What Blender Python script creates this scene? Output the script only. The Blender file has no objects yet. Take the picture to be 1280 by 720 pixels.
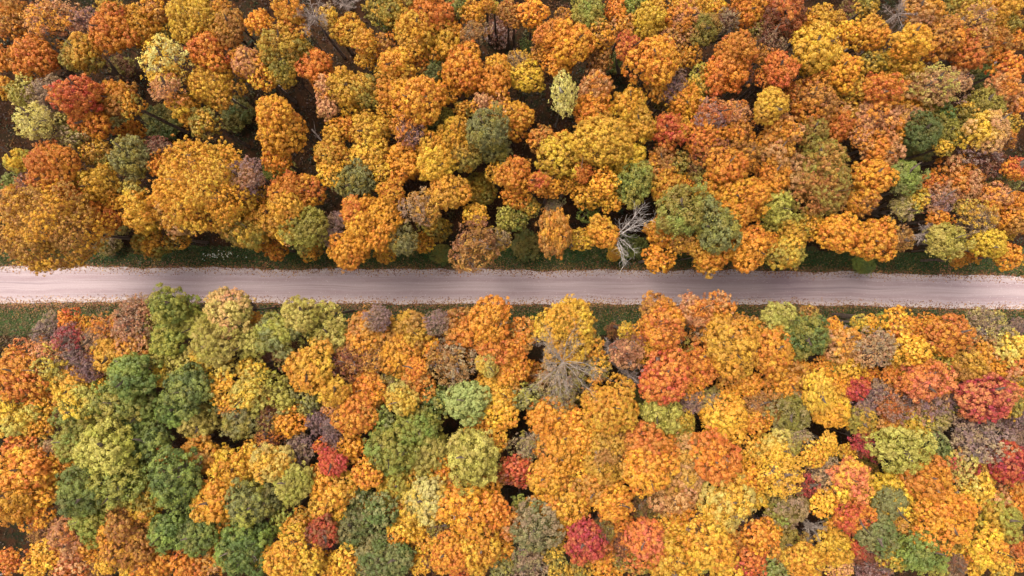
import bpy, math, random
import numpy as np
R = math.radians
SC = bpy.context.scene
COL = SC.collection
rng = np.random.default_rng(11)
random.seed(7)

# ---------------------------------------------------------------- camera
CAM_H = 90.0                      # a drone 90 m above the road
FPX = 870.0                       # focal length in photo pixels (1280 wide)
cam = bpy.data.cameras.new("camera")
cam.lens = 36.0 * FPX / 1280.0
cam.sensor_width = 36.0
cam.clip_start = 1.0
cam.clip_end = 3000.0
camo = bpy.data.objects.new("camera", cam)
camo.location = (0, 0, CAM_H)
camo.rotation_euler = (0, 0, 0)
COL.objects.link(camo)
SC.camera = camo

# ---------------------------------------------------------------- sky, sun, exposure
SUN_EL, SUN_AZ = 63.0, 318.0      # high, veiled sun behind the upper left of the photo
world = bpy.data.worlds.new("World")
SC.world = world
world.use_nodes = True
wn = world.node_tree
wn.nodes.clear()
sky = wn.nodes.new("ShaderNodeTexSky")
sky.sky_type = 'NISHITA'
sky.sun_disc = False
sky.sun_elevation = R(SUN_EL)
sky.sun_rotation = R(SUN_AZ)
sky.air_density = 1.0
sky.dust_density = 4.0
sky.ozone_density = 1.0
hsv = wn.nodes.new("ShaderNodeHueSaturation")
hsv.inputs['Saturation'].default_value = 0.25     # cloud veil: nearly white light
bg = wn.nodes.new("ShaderNodeBackground")
bg.inputs['Strength'].default_value = 0.15
wo = wn.nodes.new("ShaderNodeOutputWorld")
wn.links.new(sky.outputs[0], hsv.inputs['Color'])
wn.links.new(hsv.outputs[0], bg.inputs['Color'])
wn.links.new(bg.outputs[0], wo.inputs['Surface'])

sun = bpy.data.lights.new("sun", 'SUN')
sun.energy = 1.0
sun.angle = R(28)
sun.color = (1.0, 0.94, 0.86)
suno = bpy.data.objects.new("sun", sun)
# sun_rotation turns clockwise from +Y seen from above
suno.rotation_euler = (R(90 - SUN_EL), 0, R(180 - SUN_AZ) )
suno.location = (-60, 60, 120)
COL.objects.link(suno)

SC.view_settings.view_transform = 'Standard'
SC.view_settings.look = 'None'
SC.view_settings.gamma = 1.0
SC.view_settings.exposure = 1.10
SC.cycles.max_bounces = 4
SC.cycles.diffuse_bounces = 3
SC.cycles.transmission_bounces = 3
SC.cycles.use_denoising = True

# ---------------------------------------------------------------- the survey of the wood
# tile | x y r type colours [options] [= landmark phrase]      (tile grid of the survey, quarter steps)
# types: m billowy, o spreading, f fine-leaved, s thin and twiggy, b bare     options: low, hi, lo, e<ratio> tall oval
SURVEY = """
A1
30 60 80 f og br
220 90 120 s pk og = pinkish brown thin-crowned tree
40 120 70 m br or
150 270 100 m or ro
10 290 60 m or br
420 100 75 s pu pk
540 130 110 m or ro
530 20 70 f gy ol
390 260 90 m gy ol
690 110 95 m og or
770 40 75 m br og
960 80 125 m yl gy = big yellow tree touching the upper edge
1130 130 85 m gy br
1100 30 50 m og br
1040 240 100 m ro or
800 310 120 s yl pl hi = lacy pale yellow tree
820 440 80 s pk or hi
1040 410 120 m gy yl
900 530 80 m yl or
1000 600 75 m gy ol
380 460 112 m rd ro hi = scarlet round tree
440 590 95 m ro or
570 480 85 m og br
640 520 60 m og ol
90 460 75 f ly ol
210 460 90 s gb gb
160 610 100 s pl ly hi = cream-coloured tree
10 430 50 m og gy
360 670 70 f yg gb
300 600 50 s yg gb
650 650 60 m or og lo
1230 300 80 m pk og
800 600 90 f dg ol low
1170 560 80 f ol dg low
590 600 50 f ol dg low
820 150 45 f ol gy
600 330 60 f rb ol low
A2
10 100 65 m or og
160 40 80 m og gy
290 80 105 b gb gb = grey leafless tree near the upper edge
350 80 60 m yl gb
440 20 70 b gb gb
170 140 75 m or gy
110 240 110 m gy ol
230 240 55 f ol gy
140 340 80 m ol gy
20 360 75 m or yl
460 150 80 m og gy
540 200 65 m og gy hi
545 290 50 m gy og
650 240 75 m br or
600 40 75 f ol gy
680 40 80 m gy ol
650 110 45 f dg ol
880 60 110 m or ro
780 140 90 m og gy hi
780 215 60 m gy og hi
930 200 100 m gy og
990 150 50 m og or
690 310 90 m og yl
830 310 55 m or br
880 350 55 f dg gg = dark green tree wedged among orange crowns
1080 60 65 m og gy
1085 160 65 s br gb
1000 20 50 m ol dg
1150 20 40 m og br
1190 35 30 m yg yl
1210 150 75 s rb pu low
1260 50 55 m or br
1030 330 105 m or og
970 420 70 m og or
1190 400 85 m og or
1210 310 55 m gy og
290 330 85 m or ro
340 430 60 m pk or
350 520 70 m pk br
430 430 85 m gy og
540 450 80 m gy ol
470 510 70 m yl og
670 440 95 m og gy
810 500 120 m or og hi = big round orange tree
650 530 50 m og gy
80 560 90 m or og hi
120 650 110 m og or
400 650 65 m gy og
460 630 60 m or og
570 640 90 m gy yl
570 580 45 m or br
760 640 88 s pu or hi = purple-brown twiggy tree
690 620 50 m og gy
950 580 45 f yg ol
890 640 50 f dg ol lo
1040 540 50 m og ol
1000 660 80 m yl og
1150 640 100 f gg ol hi = grey-green hazy tree
1130 520 60 m pk og
1210 540 70 m pk og
1050 440 35 f dg ol lo
1250 360 50 m gy og
A3
10 90 50 m br or
100 50 70 m or og
120 120 40 m ol og
200 170 80 m or ro
310 210 100 m or og hi
230 310 70 m og or
265 90 50 m br or
380 50 90 f yg gr = bright green tree at the upper edge
520 40 60 m or ro
600 20 60 f gr ol
560 120 65 m og pk
450 170 75 m br og
440 290 70 m br rb
150 260 55 m og br
30 300 60 s gb gy
70 380 80 m gy yl
70 230 35 f dg ol lo
262 470 62 s pl ly hi e1.75 = pale birch-like tree
520 300 55 f dg ol low
590 235 68 m rd ro hi = small red round tree
690 100 85 m yl gy
730 290 112 m or og hi e1.1
820 170 70 m pk br
880 270 65 m og br
860 80 80 m pk or
850 20 60 m og gy
930 30 60 m gy og
1020 20 60 m og yl
1180 40 85 m or og
970 130 80 f ol br
1080 90 60 s rb gb
1130 250 95 m or ro hi
1070 360 105 m or ro
1190 370 40 s pu ro
950 400 65 m yg gy
740 440 65 m og br
810 430 80 s pu gb
760 500 50 f ol gb lo
430 440 90 m or pk
410 550 95 m or og
590 520 105 m og gy
640 620 85 m gy og
460 690 135 m yl gy hi = big yellow lobed tree
790 640 95 m rd ro = salmon red tree
860 640 50 m yl og
880 500 85 m or og
1010 560 85 s ro pu hi = dusky red tree
970 660 90 m ro or
1130 560 75 s pk or
1130 660 80 m br or
1260 270 50 m br or
1270 380 50 m ro or
1220 140 60 f ol rb
150 690 70 m or br
260 700 60 m og or
20 580 85 m or og
730 15 50 m gy og
A4
100 60 110 m ro rb
20 180 80 s rb gb
270 80 75 m gy og
200 150 50 m gy og
410 160 70 m og yl
270 230 115 m yl gy hi
230 330 60 m yl gy
390 340 85 m or og hi
530 160 80 m og gy
540 300 70 m ol gy
655 65 85 b gb gb = grey bare tree with fine twigs
780 60 90 m og pk
740 190 95 m yl og hi
650 310 95 m gy yl
740 360 60 m yl gy
75 340 82 m ro rd hi = red-orange round tree
170 320 30 f gr dg lo
25 520 82 m yl gy hi = lemon-gold tree
240 500 110 m br or
140 450 55 m ro or
440 430 75 m gy ol
400 540 60 m gy pk
340 440 50 m gy og
570 440 100 m ro or hi
720 470 95 m og pk
560 580 110 m pk or
690 590 80 m pk og
360 620 85 m or ro
860 420 105 s pk ly hi = tan feathery tree
960 400 75 s pk pu
830 540 70 m gy ol
900 190 100 m br or
1060 90 120 s pk gy
980 30 80 m gy ol
1180 40 90 m gy og
1030 230 100 m ro br
1150 210 80 m or br
1260 180 60 m br or
1230 110 50 m ol gy
1230 330 75 m ro or
1200 430 80 m or pk
1250 500 70 m pk or
795 655 85 f dg dg hi = dark green dense tree
900 570 60 f dg dg
1100 530 90 f yg ol
1010 560 60 f ol gy
1130 650 100 m yl pk hi
910 660 80 f ol yg
70 650 100 m og pk
240 660 80 f br ol
480 680 60 m pk or
1090 350 60 f dg ol low
1080 410 50 f dg ol low
430 40 60 f rb ol low
360 90 40 m br gy
510 20 60 m ol gy
640 680 60 m og pk
1230 620 50 f ol gy
1210 690 50 s rb or
B1
250 125 135 m or ro hi = big rusty orange tree
130 210 75 s pu ro
190 412 218 m br og hi = huge tan-orange tree overhanging the road
40 290 80 m og pk
370 290 95 m or ro
470 190 90 m gy og
500 370 80 m or ro
560 270 60 m og gy
70 80 60 f yl yg = small acid-yellow tree
40 190 50 f gr gg lo
280 20 80 s gb ol
460 30 70 m yl br
510 90 50 m yl ol
635 60 100 f gg ol = olive green hazy tree
650 230 65 f ly yl
780 10 60 s rb gb
780 100 60 m or og
985 205 225 m og gy hi = huge golden tree
1180 400 115 m gy ol
860 340 100 m og pk
700 350 110 m yl or
730 490 80 m og ol lo
1222 165 100 s pk pu hi = pink-tan wispy tree
520 490 70 f ol gb low
600 400 50 f ol rb low
1250 440 80 m gy ol
880 470 60 f ol og lo
B2
100 70 75 m or og
80 130 50 f gr ol low
150 120 40 f ol gr low
140 230 85 m or ro hi
230 230 85 m ro og
140 310 88 m yl og hi = yellow tree with an orange neighbour
40 370 100 m gy og
240 420 105 f yg ol = yellow-green dome
150 450 55 m yl pk
90 520 60 m or og lo
270 525 60 m og ol lo
20 490 50 m og ol lo
375 460 55 s pu gb = small lilac-grey bush
410 380 50 s gb pu
370 40 85 m og gy
370 140 70 m yl og
500 180 105 f gg ol = olive-grey hazy tree
560 50 90 m gy yl
620 130 60 m gy yl
740 90 100 m og or
670 240 65 m or og hi = small bright orange tree
490 340 80 m ro or hi
590 400 135 m og or
450 540 88 m og or
640 550 50 m og gy lo
720 480 75 f gg ol = grey-green shrubby tree
820 310 95 s gy gb hi = khaki tree
870 380 65 m gy ol
830 490 58 m og yl lo
920 430 60 f ol gy lo
900 110 95 m yl og hi
960 230 95 m gy og hi
1110 220 80 m gy ol lo
1040 50 80 f ol gy
1190 20 80 f gg ol
1100 350 62 m yl og
1090 510 128 s br rb hi = russet brown fuzzy tree by the road
1195 480 75 s gb gy
1250 370 60 f ol yg
1200 140 50 m gy og
880 20 80 m og gy
930 550 50 f ol dg low
B3
10 150 85 m or og hi
20 260 70 m or og
125 185 58 m rd or hi = small salmon tree
190 220 60 m og or
200 130 60 m gy pk
240 50 110 m gy yl
290 130 45 m og or
355 140 48 m or ro hi = little vivid orange tree
280 200 45 m og gy
460 190 75 m og yl hi
380 240 75 m gy og
500 270 70 m og yl
560 50 110 m yl gy
620 185 100 f gr yg = soft green tree
780 210 85 m og gy
690 130 50 m gy pk
860 330 125 f ol gr hi = broad green tree
1030 410 125 f gg ol hi = mossy grey-green tree
870 200 50 m or og
225 445 92 m og br hi e1.35 = oval golden-brown tree
340 480 60 m gy yl
450 440 80 m og gy
390 330 60 f gr dg lo
210 310 45 s gb gg
550 520 65 f dg gr low
620 510 60 f dg gr low
760 440 95 m or og
740 570 75 m og or
880 480 80 m br og
1000 552 92 m og gy
1070 120 105 m or og hi
1150 290 128 m or og hi = broad orange tree
1000 260 80 m og gy
1190 510 105 m og or
940 110 80 f rb ol
1010 50 90 m rb ro
1190 60 80 m br or
1250 210 50 m gy br
760 90 80 m br or
840 90 60 f ol br
70 500 70 f ol dg low
20 380 60 f ol gr
90 310 50 m gy ol
510 545 35 m og yl low
B4
60 50 90 m og pk
40 170 80 m og or
190 160 110 m br pk
300 70 120 m br ol
310 230 130 f br ol = dull brown hazy tree
550 160 95 m or og hi
590 20 90 m or pk
470 290 80 m br og
60 310 78 f yg ly = pale green feathery tree
20 380 60 f yg gy
130 430 80 m gy yg
105 540 88 m yl yg = yellow-green tree at the road edge
230 410 70 m og gy
20 490 50 m or og
380 440 100 m or og hi
550 470 105 m or og
700 160 80 f gr gg hi = sage green tree
760 270 60 f yl yg
690 310 75 s ly gb
830 190 60 m ro or
990 190 105 m or pk
870 280 75 s pk pu
870 370 60 m or og
1000 300 55 m yl ly
1080 370 100 s gb gy = grey-brown lacy tree
785 450 62 b pu gb = small purple-grey bare tree
690 470 60 s br pk
910 480 88 f yg ly hi = soft lime-green tree
1120 500 75 m yl yl hi = brilliant yellow shrubby tree
1210 440 40 m yl yl
1040 530 60 m or og lo
960 570 50 f og br lo
1220 560 70 m or og
1250 370 80 m br or
1150 270 80 m pk or
1200 190 70 f gg ol
1250 120 55 m rd or hi = small red-orange tree by the edge
1100 60 110 s rb pu
1050 20 60 m og or
890 10 50 m yl ol
790 20 60 f dg ol low
690 40 60 f dg ol low
485 600 55 f gr dg low = dark green bush on the verge
1250 290 60 m or br
C1
90 440 108 m ro or hi = coral red tree
220 330 100 s pk ro
330 165 55 m or rd
410 190 48 m og or
325 240 68 s cr pu = magenta twiggy tree
225 205 75 s pu gb
330 330 70 s pu gb
220 420 90 s ly yl
360 370 40 m og or
430 400 80 s pu rb
340 490 80 m yl og
210 560 70 m or yl
370 560 100 m yl ly
640 190 105 s pk gb = pinkish feathery tree by the verge
680 100 75 s pk gb
520 205 75 s pk or
450 255 60 s gb pk
540 330 80 m yl og
480 350 60 m or og
660 300 70 m og pk
830 95 90 o gr yg hi = green tree leaning over the road
930 90 60 o yg gr
830 250 95 o gr yg
800 160 65 m ol yg
1140 118 110 m ly pk hi = pale straw-coloured tree
980 190 80 o ly yg
1060 280 115 o ly yg hi
1230 270 80 o yg ly
640 430 115 o gr dg hi = fresh green tree
790 350 65 o ly yg
890 380 70 o ly yg
800 440 50 m yl ly
1000 350 60 m yl ly
940 510 120 o dg gr hi = deep green spreading tree
860 620 80 o dg gr
600 580 120 o gr yg
480 570 75 o gr yg
700 610 95 o gr dg
380 660 105 o yg gr
660 690 80 o gr dg
1110 430 80 o ly yl
1090 510 70 m yl og
1220 540 90 m yl ly
1240 410 60 m yl ly
1150 590 60 m og br
980 680 90 o yg ly
1190 670 105 o yg gg
80 640 105 m yl ly
190 690 60 m og gy
225 650 60 s rb pu low
40 570 50 s gb rb
500 500 45 m yl or
C2
0 170 45 m or og
100 230 105 o yg gg hi
220 140 88 o yg ly hi = lime-green tree beside the verge
350 135 72 o ly yg
360 240 90 o yg ly
60 350 50 s rb pu low
130 350 50 f ol rb
260 410 108 m yl og hi = round golden-yellow tree
395 520 72 m yl og hi = round deep-yellow tree
560 220 100 m og br
610 150 72 s gb pu hi = pale grey twiggy tree on the verge
460 370 90 s rb br
580 350 85 s br og
770 210 90 m gy br
905 170 62 s gb pu hi = slim grey twiggy tree on the verge
720 340 85 m og or
850 300 60 m or og
800 400 48 m ro or hi = little coral tree
1040 220 100 m or br
1170 170 105 m og or hi
980 380 112 s br gb = brown twiggy domed tree
1190 320 90 m ro or
1155 385 48 m yl ly hi = tiny lemon-yellow tree
560 500 90 m or og
660 470 60 s ol gb
800 490 75 m or br
730 560 70 m yl ly hi = small round lemon tree
500 640 92 m or og hi
380 610 50 m pk or
25 430 45 o yg yl
110 500 70 o ol yg
140 570 70 o yg gg
260 570 70 o gg yg
50 560 45 m or br
50 660 70 s rb ol
160 670 75 m og or
300 665 58 s pu pu = violet-grey twiggy tree
380 690 50 s pu rb
620 670 75 o gr gg
800 690 110 o yg gr = mottled lime-green tree
1055 565 95 m lm lm hi = mint green tree
900 570 80 f dg ol
1200 520 95 m yl og
1230 640 80 m yl og
1110 680 60 m og or
1260 420 60 m og or
560 570 50 m og br
C3
50 230 75 m or br
20 310 60 m or br
20 390 70 m or og
100 430 70 m or br lo
285 205 150 m yl og hi = big amber tree at the verge
390 300 70 m og ol
420 400 75 f ol og
60 550 80 o gg yg
240 570 75 s gb ol
340 490 70 f ol gb lo
250 450 100 s ol gb
488 603 126 m og gy hi = broad golden-orange tree
200 660 100 m og or
300 690 80 m or og
488 300 62 b pu pu = lilac-grey bare tree
585 325 80 s pk rb hi = dusty pink twiggy tree
590 440 75 b gb gb
510 210 45 s rb br low
575 215 45 m yl ol
740 120 90 m br or
765 220 105 m ro or hi = red-orange dome
660 210 50 m or og
800 290 80 f ol or
680 310 60 m og gy
765 450 112 m rd ro hi = bright red round tree
930 125 88 m or pk hi = orange tree leaning over the road
1050 90 75 m or pk
970 190 85 s or gb
945 375 95 m ro or
900 500 60 m og or
1110 290 125 m gy og hi
1110 180 60 m br og
1190 200 70 m og br
740 630 100 m yg ly
1000 560 70 s gb ol
910 580 50 s pu gb
1080 640 105 m yl og
1120 450 80 m og br
1200 480 60 m og or
1230 580 60 s br pk
1230 670 60 m or og
850 660 60 m yl ol
660 560 50 f ol dg low
300 560 50 f ol gb lo
C4
70 160 92 f ly ol
205 245 98 f dg ol hi = dark olive tree by the verge
210 150 60 m ol br
30 330 105 m or og hi = vivid orange tree
330 200 50 m or og
390 280 100 m og pk
560 300 98 s pk gb hi = pale pink twiggy tree
460 175 40 f yg yl
520 180 45 m yl og
580 150 30 f yg gr
660 170 75 m og yl
690 230 75 m or br
730 310 78 m yl og hi
670 380 60 m yl yg
800 190 65 m or og
920 240 92 m ro or hi = flame-coloured tree by the verge
850 370 60 m yg yl
810 260 40 f ol rb
1110 205 112 s gb ly = grey-gold twiggy tree by the road
1220 310 75 m yl ly
1090 320 70 m og pk
1010 390 95 m gy br
1130 400 60 m og or
1250 410 80 m ro pk
110 450 105 m og br
265 520 72 m yl yl hi e1.35 = narrow bright yellow tree
320 610 88 m yl og
350 480 65 m og or
280 400 50 m og or
330 380 50 f ol gr
420 400 65 m yl og
440 510 66 m cr rd = crimson shrubby tree
520 440 45 m ro or
790 470 110 m sk ro hi = salmon pink tree
800 550 100 s pk pu
640 590 90 s ro pu
560 520 70 s pu gb
490 610 60 s pu gb
630 440 50 m or ro
1100 550 110 m cr sk hi = rose pink tree
940 540 80 s pu ol
1180 480 30 m yl og
1240 570 70 m ol og
480 665 68 f yg gy = small green rounded tree
120 620 95 f ol gb
20 640 50 s pk or
730 690 78 m yl yg
620 690 60 m og pk
850 660 80 s ly gb
1070 680 105 s pu gb
1260 195 45 s pu gb
1262 650 62 s pu gb
1275 480 50 m ol og
D1
90 80 75 m ro or
100 200 105 m or yl hi
60 330 108 m og or hi = bright orange mass of foliage
210 290 75 m og yl
170 410 70 m or og
230 200 85 m og or
300 140 60 m og or
170 70 60 f ol br
250 90 60 s pk gb
350 60 90 o yg gr
520 100 135 o yg ly hi = big chartreuse tree
730 60 105 o dg gr
390 310 120 o gr dg hi
560 290 125 o gr yg hi = broad leafy green tree
430 430 110 o yg gr
690 240 60 o yg ol
700 350 80 m yl ol
740 400 50 m yl og
865 240 135 o dg gr hi = deep green star-shaped tree
830 500 95 o dg gr hi
980 520 95 o dg gr hi
910 390 70 o dg gr
810 140 60 m ro or
980 130 90 m og br
1160 200 98 m og yl
1250 110 50 m yl og
1060 360 95 m og gy hi
1120 480 80 m og br
1230 370 108 o gg yg hi
1200 590 138 o dg gr hi = bluish dark green tree
620 540 145 m br og = peach-brown tree with branches showing
330 540 90 m pk ro
430 590 60 m og or
330 670 80 m ro pk
215 620 70 m yl og
160 690 50 m og yl
520 670 50 m yl og
650 690 60 m yl ol
740 670 90 m or og
930 670 80 m or ro
1050 650 75 m og pk
40 650 60 m ro or lo
200 510 65 s rb br low
480 690 55 s rb br low
D2
75 160 88 m yl ly hi = bright yellow tree
205 90 72 s pu gb
180 260 95 o ly yg hi
375 155 60 m rd cr hi = small vivid red tree
330 80 40 m rd or
380 40 55 s pu rb
470 90 75 m og or
560 220 68 m or og hi
310 220 55 m or og
380 300 105 m og gy
660 110 120 o yg gr hi
850 100 108 o yg ly
1075 130 138 o yg ly hi = wide lime-coloured tree
690 270 82 m yl yg
640 310 40 m og yl
800 200 60 m og ol
930 205 70 m or og
850 360 105 m pl yl hi = pale yellow domed tree
710 370 60 m or yl
750 480 80 m yl og
700 540 50 m or og
490 330 80 f dg gg
620 400 78 f dg gg hi
480 480 85 f gg dg
560 450 60 f gg dg
550 370 40 m og br
480 560 65 f gg ol
560 580 35 m og or
630 550 50 f gg dg
590 650 105 o gg dg
710 640 78 o dg gg hi = dark grey-green tree
322 510 72 m rd rb hi = dark red tree
330 600 60 s rb pu lo
310 420 50 s rb pu low
230 460 70 m og ol
130 450 70 o yg gr
40 350 85 o gg ol
160 650 128 m og yl hi = big golden mound
370 680 60 m yl og
450 660 75 m og yl
420 440 40 m yl og
0 500 60 o dg gg
1040 390 118 m or og hi = orange-red speckled tree
1000 270 60 m br rb
1160 250 75 m og br
1190 400 78 m or ro hi
1250 470 75 m or pk
925 480 80 s rb ol = dark brown thin tree
850 560 75 m og yl
860 650 60 s rb og
960 620 85 m or og hi
820 670 50 m yl og
1110 610 98 m og yl hi
1230 580 60 m og or
1010 690 50 m rd ro
1230 680 60 f gg ol
60 40 60 s rb or
1260 190 50 m rd ro
1190 50 60 m og yl
D3
90 70 75 s gb ol
30 200 75 m rd rb
240 80 115 m og or
350 40 80 m og yl
170 230 85 m yl og
265 250 48 m or br
350 180 75 m og yl
480 130 125 m gy br
680 80 110 m or ro hi
680 200 108 m or og hi
870 30 60 m yg gy
1040 5 70 m yl og
880 170 125 m gy pk
1035 140 110 m or ro hi = copper-orange round tree
1150 60 50 s rb pu low
1200 110 70 m gy og
1190 240 70 m or og
1240 330 50 m yl ol
430 290 98 m or br
395 310 50 m ro or
520 370 92 m or og hi = smooth orange tree
655 385 75 s ol rb = olive-brown thin tree
820 310 105 m br pk
850 400 70 m or og
260 370 110 m og gy
170 370 70 m or og
270 480 50 m og or
1080 370 122 m yl ly hi = broad yellow dome
130 480 105 f gg gb hi = sooty grey-green tree
30 480 60 m or pk
40 370 45 f gr ol
375 560 92 m cr rd hi = crimson-pink tree
445 500 62 s ol rb hi
540 480 70 m or ro
670 540 90 m sk ro hi = coral pink tree
550 570 60 s rb ro
770 490 60 m og gy
845 500 55 m yl og
950 480 80 s rb gb
990 580 108 m og yl hi
1125 540 55 m or br e1.4
1190 460 50 s rb pu low
1260 530 78 m or og hi
810 650 115 m og gy
640 650 70 m ro ol
470 660 70 m og or
560 650 50 f ol rb
940 650 60 f gr yg = small leaf-green tree
1070 680 75 m yl og
1210 650 80 m ro cr
210 600 60 f ol gy
80 650 108 s gb gg
230 690 55 f ol gy
340 700 60 m ol gy
D4
50 90 90 m yl ly
80 225 105 s yl gy hi
235 120 60 m og yl hi
310 60 50 m yl og
400 100 40 m og yl
345 110 30 f ol dg lo
140 40 80 s gb ol
500 60 72 s cr rb = wine-red twiggy tree
300 220 90 s gb pk
430 240 100 m sk yl hi
400 310 60 m yl og
480 180 70 f ol br lo
590 80 30 m yl og
690 90 112 f yg ly hi = broad yellow-green tree
850 80 72 f dg gg
650 290 105 m yl yl = sunny yellow tree
625 365 72 f gg gg hi = small grey-green tree over a yellow one
600 420 60 m gy og
820 250 112 m or ro hi
970 180 80 m ly cr
1060 290 80 m yl ly
1110 190 65 m yl br
1090 60 115 s pu gb
1220 160 92 m cr rd hi = deep crimson tree
910 435 148 m or og hi = wide tangerine tree
1160 370 75 m or pk
1190 450 92 m gy yg
1265 380 60 m or br
1110 600 98 m or yl hi = glowing orange tree
1265 570 50 m ro rb
440 420 80 m rd or hi = vermilion tree
340 370 45 m rd rb
370 450 65 f gg ol
285 360 62 m yl or hi
215 480 75 b gb gb = pale grey bare tree
560 515 88 f gg dg hi = dusty green tree
480 590 62 m rd rb = small dark red tree
620 620 78 m yl yg
790 600 100 f gr dg hi = emerald tree
190 655 82 m og yl hi
350 590 82 m yl og
350 500 60 m og or
370 680 60 m pk yl
10 500 60 m or og
60 420 55 f ol gr
110 380 90 f ol gb
90 580 90 f ol br
60 680 80 f gr gg
200 280 60 s rb cr
540 700 90 s rb pu
880 550 50 f yg yl
950 595 55 m yl og
950 535 50 f ol br
1040 660 60 m yl og
1190 690 60 m yl ol
950 670 60 s gb rb
860 690 60 f ol yg
690 460 60 m gy br
1270 640 50 m br or
1275 30 55 s gb pu
1262 290 50 m or br
"""
# ---------------------------------------------------------------- colours (what the leaves themselves are)
def lin(r, g, b):
    f = lambda c: (c / 12.92) if c <= 0.04045 else ((c + 0.055) / 1.055) ** 2.4
    return tuple(f(c / 255.0) for c in (r, g, b))
PAL = {
 'og': ((215, 148, 49), "golden-orange"), 'or': ((215, 137, 50), "orange"), 'ro': ((204, 119, 54), "red-orange"),
 'rd': ((196, 96, 56), "red"), 'cr': ((182, 72, 66), "crimson"), 'sk': ((210, 122, 78), "salmon pink"),
 'yl': ((222, 174, 58), "yellow"), 'gy': ((206, 154, 54), "golden"), 'ly': ((192, 172, 84), "pale lime"),
 'yg': ((164, 150, 60), "yellow-green"), 'gr': ((136, 144, 60), "green"), 'dg': ((98, 110, 50), "dark green"),
 'ol': ((140, 124, 50), "olive"), 'gg': ((130, 124, 72), "grey-green"), 'br': ((172, 118, 56), "tawny brown"),
 'rb': ((126, 74, 50), "russet"), 'gb': ((160, 130, 98), "grey-brown"), 'pu': ((140, 108, 102), "purple-grey"),
 'pk': ((198, 142, 94), "pinkish tan"), 'pl': ((208, 192, 110), "cream-yellow"), 'lm': ((154, 162, 84), "mint green"),
}
def soften(c):
    y = .3 * c[0] + .59 * c[1] + .11 * c[2]
    return tuple(v * .96 + y * .04 for v in c)
RGB = {k: soften(lin(*v[0])) for k, v in PAL.items()}
CNAME = {k: v[1] for k, v in PAL.items()}

# ---------------------------------------------------------------- materials
def new_mat(name):
    m = bpy.data.materials.new(name)
    m.use_nodes = True
    m.node_tree.nodes.clear()
    return m, m.node_tree.nodes, m.node_tree.links
def N(nodes, t, **kw):
    n = nodes.new(t)
    for k, v in kw.items():
        setattr(n, k, v)
    return n
def mathn(nodes, links, op, a, b=None, clamp=False):
    n = nodes.new("ShaderNodeMath"); n.operation = op; n.use_clamp = clamp
    for i, v in enumerate((a, b)):
        if v is None: continue
        if isinstance(v, (int, float)): n.inputs[i].default_value = v
        else: links.new(v, n.inputs[i])
    return n.outputs[0]
def mixc(nodes, links, fac, a, b, mode='MIX'):
    n = nodes.new("ShaderNodeMix"); n.data_type = 'RGBA'; n.blend_type = mode
    for i, v in ((0, fac), (6, a), (7, b)):
        if isinstance(v, (int, float)): n.inputs[i].default_value = v
        elif isinstance(v, tuple): n.inputs[i].default_value = (*v, 1)
        else: links.new(v, n.inputs[i])
    return n.outputs[2]

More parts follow.
